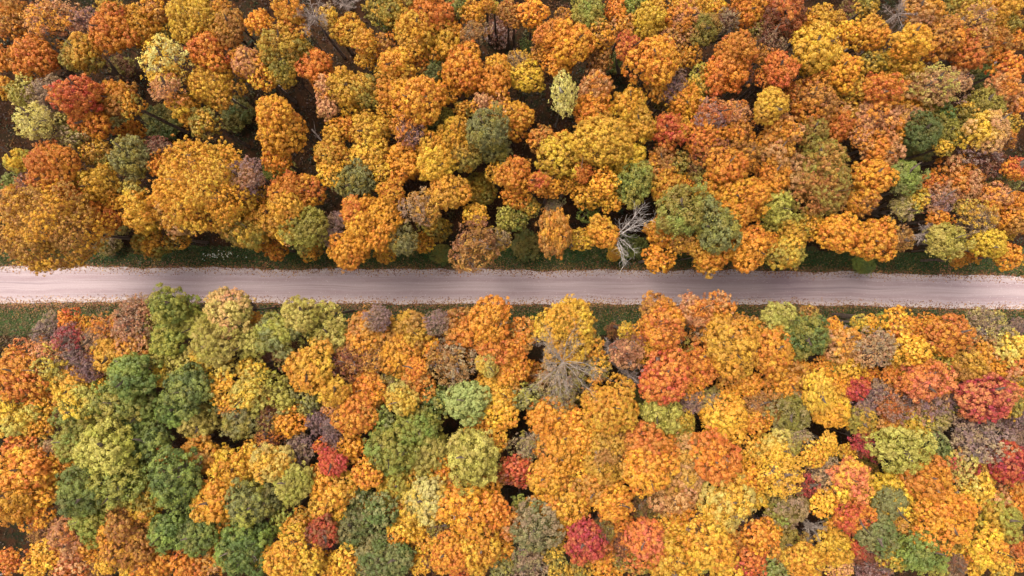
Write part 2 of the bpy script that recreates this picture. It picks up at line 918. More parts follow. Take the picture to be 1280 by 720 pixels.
def leaf_material(name, where):
    m, nd, lk = new_mat(name)
    a = N(nd, "ShaderNodeAttribute", attribute_type=where, attribute_name="tint_a")
    b = N(nd, "ShaderNodeAttribute", attribute_type=where, attribute_name="tint_b")
    v = N(nd, "ShaderNodeAttribute", attribute_type='GEOMETRY', attribute_name="vary")
    sp = N(nd, "ShaderNodeSeparateXYZ"); lk.new(v.outputs['Vector'], sp.inputs[0])
    geo = N(nd, "ShaderNodeNewGeometry")
    noi = N(nd, "ShaderNodeTexNoise"); noi.inputs['Scale'].default_value = 0.42; noi.inputs['Detail'].default_value = 2
    lk.new(geo.outputs['Position'], noi.inputs['Vector'])
    # share of the second colour: patches over the crown, then by leaf cluster, then by leaf
    s = mathn(nd, lk, 'MULTIPLY', noi.outputs['Fac'], 1.5)
    s = mathn(nd, lk, 'ADD', s, mathn(nd, lk, 'MULTIPLY', sp.outputs[2], 0.85))
    s = mathn(nd, lk, 'ADD', s, mathn(nd, lk, 'MULTIPLY', sp.outputs[1], 0.40))
    s = mathn(nd, lk, 'ADD', s, mathn(nd, lk, 'MULTIPLY', sp.outputs[0], 0.30))
    s = mathn(nd, lk, 'SUBTRACT', s, 1.34)
    s = mathn(nd, lk, 'MULTIPLY', s, 1.9, clamp=True)
    c = mixc(nd, lk, s, a.outputs['Color'], b.outputs['Color'])
    # browned, drying leaves here and there
    nb = N(nd, "ShaderNodeTexNoise"); nb.inputs['Scale'].default_value = .8; nb.inputs['Detail'].default_value = 3
    lk.new(geo.outputs['Position'], nb.inputs['Vector'])
    q = mathn(nd, lk, 'ADD', mathn(nd, lk, 'MULTIPLY', nb.outputs['Fac'], 1.6), mathn(nd, lk, 'MULTIPLY', sp.outputs[1], .5))
    q = mathn(nd, lk, 'MULTIPLY', mathn(nd, lk, 'SUBTRACT', q, 1.12), 2.2, clamp=True)
    c = mixc(nd, lk, mathn(nd, lk, 'MULTIPLY', q, .38), c, lin(156, 110, 66))
    # leaf to leaf differences of tone
    hs = N(nd, "ShaderNodeHueSaturation")
    oi = N(nd, "ShaderNodeObjectInfo")
    h = mathn(nd, lk, 'ADD', mathn(nd, lk, 'MULTIPLY', sp.outputs[1], 0.030), 0.485)
    val = mathn(nd, lk, 'ADD', mathn(nd, lk, 'MULTIPLY', sp.outputs[0], 0.46), 0.79)
    val = mathn(nd, lk, 'MULTIPLY', val, mathn(nd, lk, 'ADD', mathn(nd, lk, 'MULTIPLY', sp.outputs[1], 0.30), 0.85))
    lk.new(h, hs.inputs['Hue']); lk.new(val, hs.inputs['Value']); lk.new(c, hs.inputs['Color'])
    hs.inputs['Saturation'].default_value = 1.03
    d = N(nd, "ShaderNodeBsdfPrincipled"); t = N(nd, "ShaderNodeBsdfTranslucent")
    d.inputs['Roughness'].default_value = .48; d.inputs['Specular IOR Level'].default_value = .35
    lk.new(hs.outputs[0], d.inputs[0]); lk.new(hs.outputs[0], t.inputs[0])
    mx = N(nd, "ShaderNodeMixShader"); mx.inputs[0].default_value = 0.22
    lk.new(d.outputs[0], mx.inputs[1]); lk.new(t.outputs[0], mx.inputs[2])
    o = N(nd, "ShaderNodeOutputMaterial"); lk.new(mx.outputs[0], o.inputs[0])
    return m
LEAF = leaf_material("leaves", 'OBJECT')
LEAF_MASS = leaf_material("leaves_of_the_small_trees", 'GEOMETRY')

def bark_material(name, c1, c2, scale=3.0):
    m, nd, lk = new_mat(name)
    tc = N(nd, "ShaderNodeTexCoord")
    noi = N(nd, "ShaderNodeTexNoise"); noi.inputs['Scale'].default_value = scale; noi.inputs['Detail'].default_value = 5
    lk.new(tc.outputs['Object'], noi.inputs['Vector'])
    cr = N(nd, "ShaderNodeValToRGB"); cr.color_ramp.elements[0].position = 0.35; cr.color_ramp.elements[1].position = 0.65
    cr.color_ramp.elements[0].color = (*lin(*c1), 1); cr.color_ramp.elements[1].color = (*lin(*c2), 1)
    lk.new(noi.outputs['Fac'], cr.inputs[0])
    p = N(nd, "ShaderNodeBsdfPrincipled"); p.inputs['Roughness'].default_value = 0.85
    lk.new(cr.outputs[0], p.inputs['Base Color'])
    bp = N(nd, "ShaderNodeBump"); bp.inputs['Strength'].default_value = 0.5; bp.inputs['Distance'].default_value = 0.02
    lk.new(noi.outputs['Fac'], bp.inputs['Height']); lk.new(bp.outputs[0], p.inputs['Normal'])
    o = N(nd, "ShaderNodeOutputMaterial"); lk.new(p.outputs[0], o.inputs[0])
    return m
BARK = bark_material("bark", (86, 70, 58), (128, 108, 92))
TWIG = bark_material("twig_bark", (120, 102, 92), (168, 148, 134))
PALEWOOD = bark_material("weathered_wood", (150, 136, 124), (204, 190, 178))
GREYWOOD = bark_material('grey_wood', (122, 106, 92), (164, 146, 128))
BIRCH = bark_material("birch_bark", (150, 142, 128), (226, 218, 204), 1.2)

# ---------------------------------------------------------------- mesh helpers
def link(o, parent=None):
    COL.objects.link(o)
    if parent is not None: o.parent = parent
    return o
def quads_mesh(name, V, attrs=None, mats=()):
    """V: (n, corners, 3) corner points of n loose leaves"""
    n, c = V.shape[:2]
    me = bpy.data.meshes.new(name)
    me.vertices.add(n * c); me.loops.add(n * c); me.polygons.add(n)
    me.vertices.foreach_set('co', V.reshape(-1).astype(np.float32))
    me.loops.foreach_set('vertex_index', np.arange(n * c, dtype=np.int32))
    me.polygons.foreach_set('loop_start', np.arange(0, n * c, c, dtype=np.int32))
    me.update(calc_edges=True)
    for k, a in (attrs or {}).items():
        at = me.attributes.new(k, 'FLOAT_VECTOR', 'FACE')
        at.data.foreach_set('vector', a.astype(np.float32).reshape(-1))
    for m in mats: me.materials.append(m)
    return me
def unit(a):
    return a / np.maximum(np.linalg.norm(a, axis=-1, keepdims=True), 1e-9)
def leaf_quads(P, Nn, L, W, g):
    """diamond-shaped leaves at P facing Nn"""
    r = unit(g.normal(size=P.shape))
    t = unit(np.cross(Nn, r)); b = np.cross(Nn, t)
    l = (L * g.uniform(.7, 1.3, len(P)))[:, None]; w = (W * g.uniform(.7, 1.3, len(P)))[:, None]
    return np.stack([P - t * l * .5, P + b * w * .5 - t * l * .08, P + t * l * .5, P - b * w * .5 - t * l * .08], 1)
def leaf_tris(P, Nn, L, W, g):
    """pointed three-cornered leaves at P facing Nn"""
    r = unit(g.normal(size=P.shape))
    t = unit(np.cross(Nn, r)); b = np.cross(Nn, t)
    l = (L * g.uniform(.7, 1.3, len(P)))[:, None]; w = (W * g.uniform(.7, 1.3, len(P)))[:, None]
    return np.stack([P - t * l * .33 + b * w * .55, P + t * l * .67, P - t * l * .33 - b * w * .55], 1)
def tube_faces(path, radii, k, v0):
    """a k-sided tube along a path of points -> verts, quads"""
    path = np.asarray(path, float); n = len(path)
    d = np.gradient(path, axis=0); d = unit(d)
    up = np.array([0.31, 0.17, 0.93]); s = unit(np.cross(d, up)); q = np.cross(d, s)
    an = np.arange(k) * 2 * math.pi / k
    V = path[:, None] + (s[:, None] * np.cos(an)[None, :, None] + q[:, None] * np.sin(an)[None, :, None]) * np.asarray(radii)[:, None, None]
    F = []
    for i in range(n - 1):
        for j in range(k):
            j2 = (j + 1) % k
            F.append((v0 + i * k + j, v0 + i * k + j2, v0 + (i + 1) * k + j2, v0 + (i + 1) * k + j))
    F.append(tuple(v0 + (n - 1) * k + j for j in range(k)))
    return V.reshape(-1, 3), F
class Wood:
    def __init__(s): s.V = []; s.F = []; s.n = 0
    def tube(s, path, radii, k=5):
        v, f = tube_faces(path, radii, k, s.n); s.V.append(v); s.F += f; s.n += len(v)
    def mesh(s, name, mat):
        me = bpy.data.meshes.new(name)
        me.from_pydata(np.concatenate(s.V).tolist(), [], s.F)
        me.materials.append(mat)
        me.polygons.foreach_set('use_smooth', [True] * len(me.polygons))
        return me

# ---------------------------------------------------------------- crowns
def lobed_radius(dirs, lobes, lr):
    """distance to the surface of a union of balls, along dirs from the centre"""
    best = np.full(len(dirs), 0.46)
    for c, r in zip(lobes, lr):
        b = dirs @ c; disc = b * b - (c @ c - r * r)
        ok = disc > 0
        best[ok] = np.maximum(best[ok], b[ok] + np.sqrt(disc[ok]))
    return best
def crown_mesh(name, size, style, g, dens=1.0, even=False):
    """size: real radius in metres that the unit crown is meant for. The mesh is unit-sized."""
    if style == 'm':   nl, lsz, fr, per, L, W, bias = int(12 + size * 4), .35, .205, 42, .13, .105, .95
    elif style == 'o': nl, lsz, fr, per, L, W, bias = int(12 + size * 3.4), .33, .29, 62, .14, .115, .8
    elif style == 'f': nl, lsz, fr, per, L, W, bias = int(14 + size * 4), .34, .24, 34, .14, .11, .55
    else:              nl, lsz, fr, per, L, W, bias = int(10 + size * 3), .34, .22, 18, .15, .12, .4
    # main boughs end in lobes spread over the upper dome
    if even: nl = 64
    i = np.arange(nl) + .5
    z = 1 - i / nl * 1.45; ph = i * 2.39996 + g.uniform(0, 6.28)
    rr = np.sqrt(np.clip(1 - z * z, 0, 1))
    lob = np.stack([rr * np.cos(ph), rr * np.sin(ph), z], 1) + g.normal(0, .10, (nl, 3))
    lsc = lsz * g.uniform(.58, 1.30, nl) * (1.0 if nl < 30 else .88)
    reach = g.uniform(.52, .76, nl) + (0.05 if style == 'o' else 0)
    # uneven outline: boughs on some sides reach further
    a1, a2 = g.uniform(0, 6.28, 2)
    reach *= 1 + .13 * np.cos(ph - a1) + .11 * np.cos(2 * ph - a2) + .07 * np.cos(3 * ph + a1)
    if even: reach = .72 + .10 * g.uniform(-1, 1, nl) + .06 * np.cos(3 * ph - a1) + .05 * np.cos(5 * ph + a2); lsc = g.uniform(.17, .34, nl)
    lob = lob * reach[:, None]
    # leaf clusters on that surface
    area = 4 * math.pi * size * size * .72
    nf = int(area / (fr * 1.5) ** 2 * 1.15 * (0.62 if style == 's' else 1) * dens)
    i = np.arange(nf) + .5
    z = 1 - i / nf * 1.5
    ph = i * 2.39996 + g.normal(0, .25, nf); z = np.clip(z + g.normal(0, .03, nf), -.6, 1)
    rr = np.sqrt(np.clip(1 - z * z, 0, 1))
    dirs = np.stack([rr * np.cos(ph), rr * np.sin(ph), z], 1)
    rad = lobed_radius(dirs, lob, lsc)
    jit = g.normal(0, .025 if style != 's' else .07, nf)
    # sprigs that stand out of the outline, and hollows
    out_ = g.random(nf)
    jit = jit + np.where(out_ < .10, g.uniform(.05, .20, nf), 0) - np.where(out_ > .90, g.uniform(.04, .16, nf), 0)
    C = dirs * (rad + jit)[:, None]
    # which lobe each cluster belongs to
    d2 = ((C[:, None] - lob[None]) ** 2).sum(2) - (lsc ** 2)[None] * .5
    own = d2.argmin(1)
    lobe_v = g.uniform(0, 1, nl)[own]; flo_v = g.uniform(0, 1, nf)
    fn = unit(C - lob[own] * .9)
    fr_u = fr / size
    cnt = np.maximum(3, (per * dens * g.uniform(.7, 1.3, nf))).astype(int)
    # a thin patch near the top where the twigs show
    az = g.uniform(0, 6.28); pd = unit(np.array([[math.cos(az) * .5, math.sin(az) * .5, 1.0]]))[0]
    if g.random() < .6:
        near = (dirs @ pd) > g.uniform(.84, .95)
        cnt = np.where(near & (g.random(nf) < .62), 1, cnt)
    cnt = np.where(g.random(nf) < .08, 1, cnt)
    idx = np.repeat(np.arange(nf), cnt); n = len(idx)
    d = unit(g.normal(size=(n, 3)) * .75 + fn[idx] * .95)
    rj = fr_u * (1 - .35 * g.random(n) ** 2) * (0.8 + .4 * flo_v[idx]) * np.where(g.random(n) < .16, g.uniform(1.1, 1.8, n), 1.0)
    P = C[idx] + d * rj[:, None]
    nn = unit(d * bias + g.normal(0, .30, (n, 3)) + np.array([0, 0, .25]))
    k = 1 / size / max(dens, .25) ** .75
    Q = leaf_tris(P, nn, L * k, W * k, g)
    # leaves deeper in the crown close it from below
    m = int(n * (.16 if style != 's' else .25))
    dd = unit(g.normal(size=(m, 3)) + np.array([0, 0, .5]))
    rd = lobed_radius(dd, lob, lsc) * g.uniform(.45, .9, m)
    Q2 = leaf_tris(dd * rd[:, None], unit(dd + g.normal(0, .6, (m, 3))), L * k * 1.25, W * k * 1.25, g)
    Q = np.concatenate([Q, Q2])
    vary = np.stack([g.random(len(Q)), np.concatenate([flo_v[idx], g.random(m)]), np.concatenate([lobe_v[idx], g.random(m) * .6])], 1)
    return quads_mesh(name, Q, {'vary': vary}, [LEAF]), (Q, vary)

def branch_system(w, g, nb, size, top, twigs=True, flat=.55, dirs=None, thick=.10, start=None, shoots=5):
    """boughs from the top of the stem outward, each with side shoots and twigs; w may be one Wood or a list (one per bough)"""
    out = []
    for b in range(nb):
        W = w if isinstance(w, Wood) else w[b]
        if dirs is not None: dv = np.array(dirs[b], float)
        else:
            a = b * 2.39996 + g.uniform(-.4, .4); el = g.uniform(.1, 1.15)
            dv = np.array([math.cos(a) * math.cos(el), math.sin(a) * math.cos(el), math.sin(el) * flat * 1.6])
        ln = size * g.uniform(.85, 1.1)
        s0 = np.array(start if start is not None else (0, 0, top)) + np.array([0, 0, -g.uniform(0, .25) * size if dirs is None else 0])
        pts = [s0]; cur = unit(dv); n = 6
        for q in range(n):
            cur = unit(cur + g.normal(0, .13, 3) + np.array([0, 0, .05]))
            pts.append(pts[-1] + cur * ln / n)
        W.tube(pts, np.linspace(thick, thick * .25, n + 1), 5)
        for q in range(1, n + 1):
            for side in range(3 if q < n else 2):
                base = pts[q]; dirb = unit(pts[q] - pts[q - 1])
                sd = unit(dirb * .9 + g.normal(0, .65, 3) + np.array([0, 0, .12]))
                sl = ln * g.uniform(.22, .42) * (1.15 - q / n * .45)
                m1 = base + sd * sl * .5 + g.normal(0, .03, 3) * sl; m2 = base + sd * sl + g.normal(0, .10, 3) * sl
                W.tube([base, m1, m2], [thick * .38, thick * .26, thick * .14], 3)
                out += [m1, m2]
                if twigs:
                    for t in range(shoots):
                        f = g.uniform(.2, 1); tb = base + (m2 - base) * f
                        te = tb + unit(sd + g.normal(0, .7, 3)) * sl * g.uniform(.3, .6)
                        W.tube([tb, (tb + te) / 2 + g.normal(0, .02, 3), te], [thick * .20, thick * .15, thick * .08], 3)
    return out

def thin_crown(name, size, g):
    """a crown that shows its twigs: fine shoots plus a sparse coat of leaves (unit-sized)"""
    me, (Q, vary) = crown_mesh(name, size, 's', g)
    return me
def twig_mesh(name, size, g):
    w = Wood()
    branch_system(w, g, int(7 + size), .80, -.15, thick=.075 / size * (1 + size * .12), flat=.8)
    return w.mesh(name, TWIG)

print('building crowns')
CROWNS = {}
for st, sizes in (('m', ((2.1, 5), (3.4, 7), (5.2, 4))), ('o', ((2.4, 3), (3.6, 5), (5.4, 4))), ('f', ((2.2, 5), (3.6, 5))), ('s', ((2.2, 4), (3.6, 6)))):
    for sz, k in sizes:
        for j in range(k):
            CROWNS.setdefault(st, {}).setdefault(sz, []).append(crown_mesh("crown", sz, st, np.random.default_rng(int(sz * 100) + j * 17 + ord(st) * 7))[0])
OUTER = [crown_mesh("crown", 3.4, 'f', np.random.default_rng(70 + j), .12)[1] for j in range(4)]
LOWPOLY = {st: [crown_mesh("crown", 2.1, st, np.random.default_rng(900 + j + ord(st)), .38)[1] for j in range(5)] for st in 'mofs'}
TWIGS = {sz: [twig_mesh("twigs", sz, np.random.default_rng(int(sz * 10) + j)) for j in range(4)] for sz in (2.2, 3.6)}
GROVE_C = crown_mesh("crown", 6.2, 'm', np.random.default_rng(8), .8, True)[0]

def trunk_mesh(seed, mat, name="trunk"):
    g = np.random.default_rng(seed); w = Wood()
    zz = np.linspace(0, 1, 7); bend = np.cumsum(g.normal(0, .12, (7, 2)), 0) * np.linspace(0, 1, 7)[:, None]
    pts = np.column_stack([bend, zz]); pts[0, :2] = 0
    w.tube(pts, [.22, .17, .145, .125, .11, .085, .05], 7)
    for b in range(7):
        i = 3 + b % 4; a = b * 2.4 + g.uniform(0, .5); ln = g.uniform(1.6, 2.4)
        p = pts[i]; w.tube([p, p + np.array([math.cos(a) * ln * .5, math.sin(a) * ln * .5, .05]), p + np.array([math.cos(a) * ln, math.sin(a) * ln, .16])], [.06, .045, .02], 4)
    return w.mesh(name, mat)
TRUNKS = [trunk_mesh(s, BARK) for s in range(5)]
BIRCH_TRUNK = trunk_mesh(33, BIRCH)

# ---------------------------------------------------------------- reading the survey
def at(px, py, z=0.0):
    k = (CAM_H - z) / FPX
    return (px - 640) * k, (360 - py) * k
class T: pass
trees = []
org = None
for ln in SURVEY.strip().splitlines():
    ln = ln.strip()
    if len(ln) == 2:
        org = ((int(ln[1]) - 1) * 320, 'ABCD'.index(ln[0]) * 180); continue
    spec, _, phrase = ln.partition(' = ')
    t = spec.split(); o = T()
    o.px, o.py, o.pr = org[0] + float(t[0]) / 4, org[1] + float(t[1]) / 4, float(t[2]) / 4
    o.st, o.a, o.b, o.opt = t[3], t[4], t[5], t[6:]
    o.phrase = phrase; o.ell = 1.0
    for q in o.opt:
        if q[0] == 'e': o.ell = float(q[1:])
    o.low = 'low' in o.opt
    trees.append(o)
for i, o in enumerate(trees):
    g = np.random.default_rng(5000 + i)
    o.g = g
    if o.low: top = 2.2 + g.uniform(0, 1.5)
    else:
        top = 12.5 + o.pr * .10 + g.uniform(-.8, .8)
        if 'hi' in o.opt: top += 2.2
        if 'lo' in o.opt: top -= 5.0
        if o.pr < 12: top -= 1.0
    o.top = top
    r = o.pr * (CAM_H - top + o.pr * .08) / FPX
    o.r = r
    if o.py > 385 and not o.low: top = 14.5 + (top - 14.5) * .75; o.top = top
    o.rz = (.84 if o.py > 385 else 1) * min(r * (1.05 if not o.low else .75), top * .46)
    o.zc = top - o.rz * .92
    o.x, o.y = at(o.px, o.py, o.zc + o.rz * .45)

# ---------------------------------------------------------------- which trees stand alone, which join the mass
leafy = [o for o in trees if o.st in 'mof' and not o.low]
leafy.sort(key=lambda o: (-(1 if o.phrase else 0), -o.pr * math.sqrt(o.ell)))
for o in leafy: o.kind = 'mass'
for o in leafy[:300]: o.kind = 'tree'
for o in trees:
    if o.st == 's' and not o.low: o.kind = 'twiggy'
    if o.st == 'b': o.kind = 'bare'
    if o.low: o.kind = 'shrub'
singles = [o for o in trees if o.kind != 'mass']

# ---------------------------------------------------------------- descriptions
def describe(o):
    if o.phrase: return o.phrase
    a, b = CNAME[o.a], CNAME[o.b]
    col = a if o.a == o.b else f"{a} and {b}"
    if o.kind == 'shrub': return f"low {col} shrub"
    if o.kind == 'bare': return f"leafless {a} tree"
    if o.kind == 'twiggy': return f"{col} twiggy tree"
    size = "big " if o.pr >= 26 else ("small " if o.pr < 17 else "")
    return f"{size}{col} tree"
marks = [o for o in singles if o.phrase]
for o in singles: o.desc = describe(o)
same = {}
for o in singles: same.setdefault(o.desc, []).append(o)
def gap(p, q): return math.hypot(p.px - q.px, p.py - q.py) - (p.pr + q.pr)
def rel(o, m, way):
    dx, dy = o.px - m.px, o.py - m.py
    if way == 'touch': return gap(o, m) < 3
    if way == 'below': return abs(dx) < dy * .9 and gap(o, m) < 25
    if way == 'above': return abs(dx) < -dy * .9 and gap(o, m) < 25
    if way == 'right': return abs(dy) < dx * .9 and gap(o, m) < 25
    if way == 'left': return abs(dy) < -dx * .9 and gap(o, m) < 25
def along(o, p, q):
    vx, vy = q.px - p.px, q.py - p.py; L = math.hypot(vx, vy)
    t = ((o.px - p.px) * vx + (o.py - p.py) * vy) / (L * L)
    d = abs((o.px - p.px) * vy - (o.py - p.py) * vx) / L
    return t, d, L
used = set()
def label_for(o):
    peers = [q for q in same[o.desc] if q is not o]
    near = sorted((m for m in marks if m is not o), key=lambda m: math.hypot(m.px - o.px, m.py - o.py))[:14]
    def ok(s): return s not in used and len(s.replace('-', ' ').split()) <= 16
    cands = []
    for m in near[:8]:
        if rel(o, m, 'touch') and not any(rel(q, m, 'touch') or gap(q, m) < 14 for q in peers):
            cands.append((gap(o, m), f"{o.desc} against the {m.phrase}"))
    if cands:
        for _, s in sorted(cands):
            if ok(s): return s
    cands = []
    for i, m in enumerate(near[:10]):
        for n in near[i + 1:12]:
            t, d, L = along(o, m, n)
            if not (.22 < t < .78) or d > min(o.pr * .6, 16) or L > 240: continue
            bad = False
            for q in peers:
                t2, d2, _ = along(q, m, n)
                if .05 < t2 < .95 and d2 < q.pr + 12: bad = True
            if not bad: cands.append((L + d * 3, f"{o.desc} between the {m.phrase} and the {n.phrase}"))
    for _, s in sorted(cands):
        if ok(s): return s
    words = {'above': 'just above', 'below': 'just below', 'left': 'just left of', 'right': 'just right of'}
    for m in near[:10]:
        for way in ('above', 'below', 'left', 'right'):
            if rel(o, m, way) and not any(rel(q, m, way) for q in peers):
                s = f"{o.desc} {words[way]} the {m.phrase}"
                if ok(s): return s
    # first of its look met when going one way from a landmark
    dirs = {'above': (0, -1), 'below': (0, 1), 'left of': (-1, 0), 'right of': (1, 0)}
    best = []
    for m in near:
        for w, (ux, uy) in dirs.items():
            dx, dy = o.px - m.px, o.py - m.py
            f = dx * ux + dy * uy; s_ = abs(dx * uy - dy * ux)
            if f <= 0 or s_ > f: continue
            rank = 0; clear = True
            for q in peers:
                ex, ey = q.px - m.px, q.py - m.py
                f2 = ex * ux + ey * uy; s2 = abs(ex * uy - ey * ux)
                if f2 > 0 and s2 <= f2 * 1.3:
                    if math.hypot(ex, ey) < math.hypot(dx, dy) * 1.12: clear = False
            if clear: best.append((math.hypot(dx, dy), f"first {o.desc} {w} the {m.phrase}"))
    for _, s in sorted(best):
        if ok(s): return s
    for m in near:
        s = f"{o.desc} some way from the {m.phrase}"
        if ok(s): return s
    return o.desc
where = lambda o: ("in the upper wood" if o.py < 340 else "in the lower wood")
for o in marks:
    s = o.phrase
    if not any(k in s.split() for k in ('road', 'verge', 'edge')):
        n_ = min((m for m in marks if m is not o), key=lambda m: gap(o, m))
        s = f"{s} {'beside' if gap(o, n_) < 6 else 'near'} the {n_.phrase}"
    o.label = s; used.add(s)
for o in singles:
    if not o.phrase:
        o.label = label_for(o); used.add(o.label)

# ---------------------------------------------------------------- planting
def tag(o, label=None, cat=None, group=None, kind=None):
    if label: o['label'] = label
    if cat: o['category'] = cat
    if group: o['group'] = group
    if kind: o['kind'] = kind
    return o
def empty(name, loc):
    e = bpy.data.objects.new(name, None); e.location = loc; e.empty_display_size = .5
    COL.objects.link(e); return e
def pick_size(d, r):
    return min(d, key=lambda s: abs(math.log(s / r)))
GROUPS = {'tree': 'autumn trees of the wood', 'twiggy': 'thin twiggy trees of the wood', 'bare': 'leafless trees of the wood', 'shrub': 'low shrubs on the forest floor'}
def paint(o, a, b, g):
    j = g.uniform(.84, 1.05)
    h = g.uniform(-.08, .08)
    for k, c in (('tint_a', a), ('tint_b', b)):
        r_, g_, b_ = RGB[c]
        o[k] = [r_ * j, g_ * j * (1 + h), b_ * j]
mass_Q, mass_A, mass_B, mass_V, mass_trunk = [], [], [], [], []
for o in trees:
    g = o.g
    rot = g.uniform(0, 6.28)
    sx = g.uniform(.91, 1.10) if o.pr < 34 else g.uniform(.95, 1.05); sy = 1 / sx
    rad_unit = 1.16                    # the lobes of a unit crown reach about this far
    k = o.r / rad_unit * (1.12 if o.st == 'o' else 1.12 if o.py < 345 else (1.15 if o.py < 415 or o.pr > 34 else 1.26))
    if o.kind in ('tree', 'twiggy', 'shrub'):
        fam = CROWNS[o.st]
        sz = pick_size(fam, o.r if o.kind != 'shrub' else o.r * 1.2)
        me = fam[sz][int(g.integers(len(fam[sz])))]
        if o.pr > 50 and o.st == 'm': me = GROVE_C
        if o.kind == 'shrub':
            c = bpy.data.objects.new('shrub', me); COL.objects.link(c)
            c.location = (o.x, o.y, o.zc); c.scale = (k, k, o.rz / 1.16); c.rotation_euler = (0, 0, rot)
            paint(c, o.a, o.b, g)
            tag(c, o.label, 'shrub', GROUPS['shrub']); o.ob = c
            continue
        root = empty('twiggy_tree' if o.kind == 'twiggy' else 'tree', (o.x, o.y, 0))
        tag(root, o.label, 'twiggy tree' if o.kind == 'twiggy' else 'tree', GROUPS[o.kind]); o.ob = root
        c = bpy.data.objects.new('crown', me); link(c, root)
        c.location = (0, 0, o.zc); c.rotation_euler = (g.normal(0, .05), g.normal(0, .05), rot if o.ell == 1 else g.uniform(-.2, .2))
        c.scale = (k * sx, k * sy * o.ell, o.rz / 1.02)
        paint(c, o.a, o.b, g)
        birch = 'birch' in o.phrase
        t = bpy.data.objects.new('trunk', BIRCH_TRUNK if birch else TRUNKS[int(g.integers(5))]); link(t, root)
        q = max(.45, o.r / 4.2)
        t.scale = (q, q, o.zc + o.rz * .25); t.rotation_euler = (0, 0, rot)
        if o.kind == 'twiggy' or (o.st in 'mo' and o.r > 2.2 and g.random() < .75):
            w = bpy.data.objects.new('twigs', TWIGS[2.2 if o.r < 2.8 else 3.6][int(g.integers(4))]); link(w, root)
            w.location = (0, 0, o.zc); w.scale = (k, k, o.rz * 1.02) if o.kind == 'twiggy' else (k * .97, k * .97, o.rz * .98); w.rotation_euler = (0, 0, rot)
    elif o.kind == 'mass':
        L_, V_ = LOWPOLY[o.st][int(g.integers(5))]
        cs, sn = math.cos(rot), math.sin(rot)
        Q = L_ @ np.array([[cs, sn, 0], [-sn, cs, 0], [0, 0, 1]])
        Q = Q * np.array([k * sx, k * sy, o.rz / 1.02]) + np.array([o.x, o.y, o.zc])
        j = g.uniform(.9, 1.1)
        mass_Q.append(Q); mass_V.append(V_)
        mass_A.append(np.tile(np.array(RGB[o.a]) * j, (len(Q), 1))); mass_B.append(np.tile(np.array(RGB[o.b]) * j, (len(Q), 1)))
        z1 = o.zc; a_ = .16
        for (p, q) in (((-a_, -a_), (a_, -a_)), ((a_, -a_), (a_, a_)), ((a_, a_), (-a_, a_)), ((-a_, a_), (-a_, -a_))):
            mass_trunk.append([[o.x + p[0], o.y + p[1], 0], [o.x + q[0], o.y + q[1], 0], [o.x + q[0] * .5, o.y + q[1] * .5, z1], [o.x + p[0] * .5, o.y + p[1] * .5, z1]])
    else:                                                      # leafless trees: every bough its own part
        root = empty('bare_tree', (o.x, o.y, 0))
        tag(root, o.label, 'bare tree', GROUPS['bare']); o.ob = root
        hgt = o.top - o.r * .55
        w = Wood(); w.tube([(0, 0, 0), (g.uniform(-.2, .2), g.uniform(-.2, .2), hgt * .5), (0, 0, hgt)], [.24, .19, .13], 8)
        mat = GREYWOOD if 'pale' in o.phrase else TWIG
        link(bpy.data.objects.new('trunk', w.mesh('trunk', mat)), root)
        nb = 9; ws = [Wood() for _ in range(nb)]
        branch_system(ws, g, nb, o.r * 1.05, hgt, thick=.055)
        for W in ws: link(bpy.data.objects.new('limb', W.mesh('limb', mat)), root)

tq = np.array(mass_trunk)
Q = np.concatenate(mass_Q)
me = quads_mesh('small_trees', Q, {'vary': np.concatenate(mass_V), 'tint_a': np.concatenate(mass_A), 'tint_b': np.concatenate(mass_B)}, [LEAF_MASS])
mass = link(bpy.data.objects.new('small_trees', me))
tag(link(bpy.data.objects.new('stems', quads_mesh('stems', tq, None, [BARK])), mass), kind='stuff')
tag(mass, 'smallest trees filling in between the larger autumn crowns', 'trees', kind='stuff')
print('individuals', len(singles), 'mass', len(mass_Q), 'mass tris', len(Q) * 2)

# two special bare trees ------------------------------------------------------------------
def special(name_label, base, top, hgt, dirs, sizes, mat, thick, seed, shoots=5):
    g = np.random.default_rng(seed)
    bx, by = at(*base, 0); tx, ty = at(*top, hgt)
    root = empty('bare_tree', (bx, by, 0))
    tag(root, name_label, 'bare tree', GROUPS['bare'])
    dx, dy = tx - bx, ty - by
    w = Wood(); w.tube([(0, 0, 0), (dx * .4, dy * .4, hgt * .5), (dx, dy, hgt)], [thick * 2.1, thick * 1.7, thick * 1.2], 8)
    link(bpy.data.objects.new('trunk', w.mesh('trunk', mat)), root)
    for d, s in zip(dirs, sizes):
        W = Wood(); branch_system([W], g, 1, s, hgt, dirs=[d], thick=thick, start=(dx, dy, hgt), shoots=shoots)
        link(bpy.data.objects.new('limb', W.mesh('limb', mat)), root)
special('white bare tree leaning out of the wood above the road', (760, 300), (770, 295), 13.0,
        [(.42, .95, .15), (.70, .72, .25), (.90, .55, .15), (1.0, .22, .2), (.30, -.95, .0), (.55, -.85, .1), (.75, -.6, .05)], [3.9, 4.3, 4.4, 4.2, 3.5, 3.6, 3.2], PALEWOOD, .046, 21, 2)
ds = []
for q in range(16):
    a = q * math.pi / 8 + .25 * math.sin(q * 5.1)
    ds.append((math.cos(a), math.sin(a), .10 + .22 * (q % 3)))
special('large bare tree with radiating branches below the big amber tree', (700, 442), (703, 453), 19.3,
        ds, [4.2 + .8 * math.sin(q * 2.3) for q in range(16)], GREYWOOD, .044, 22, 5)

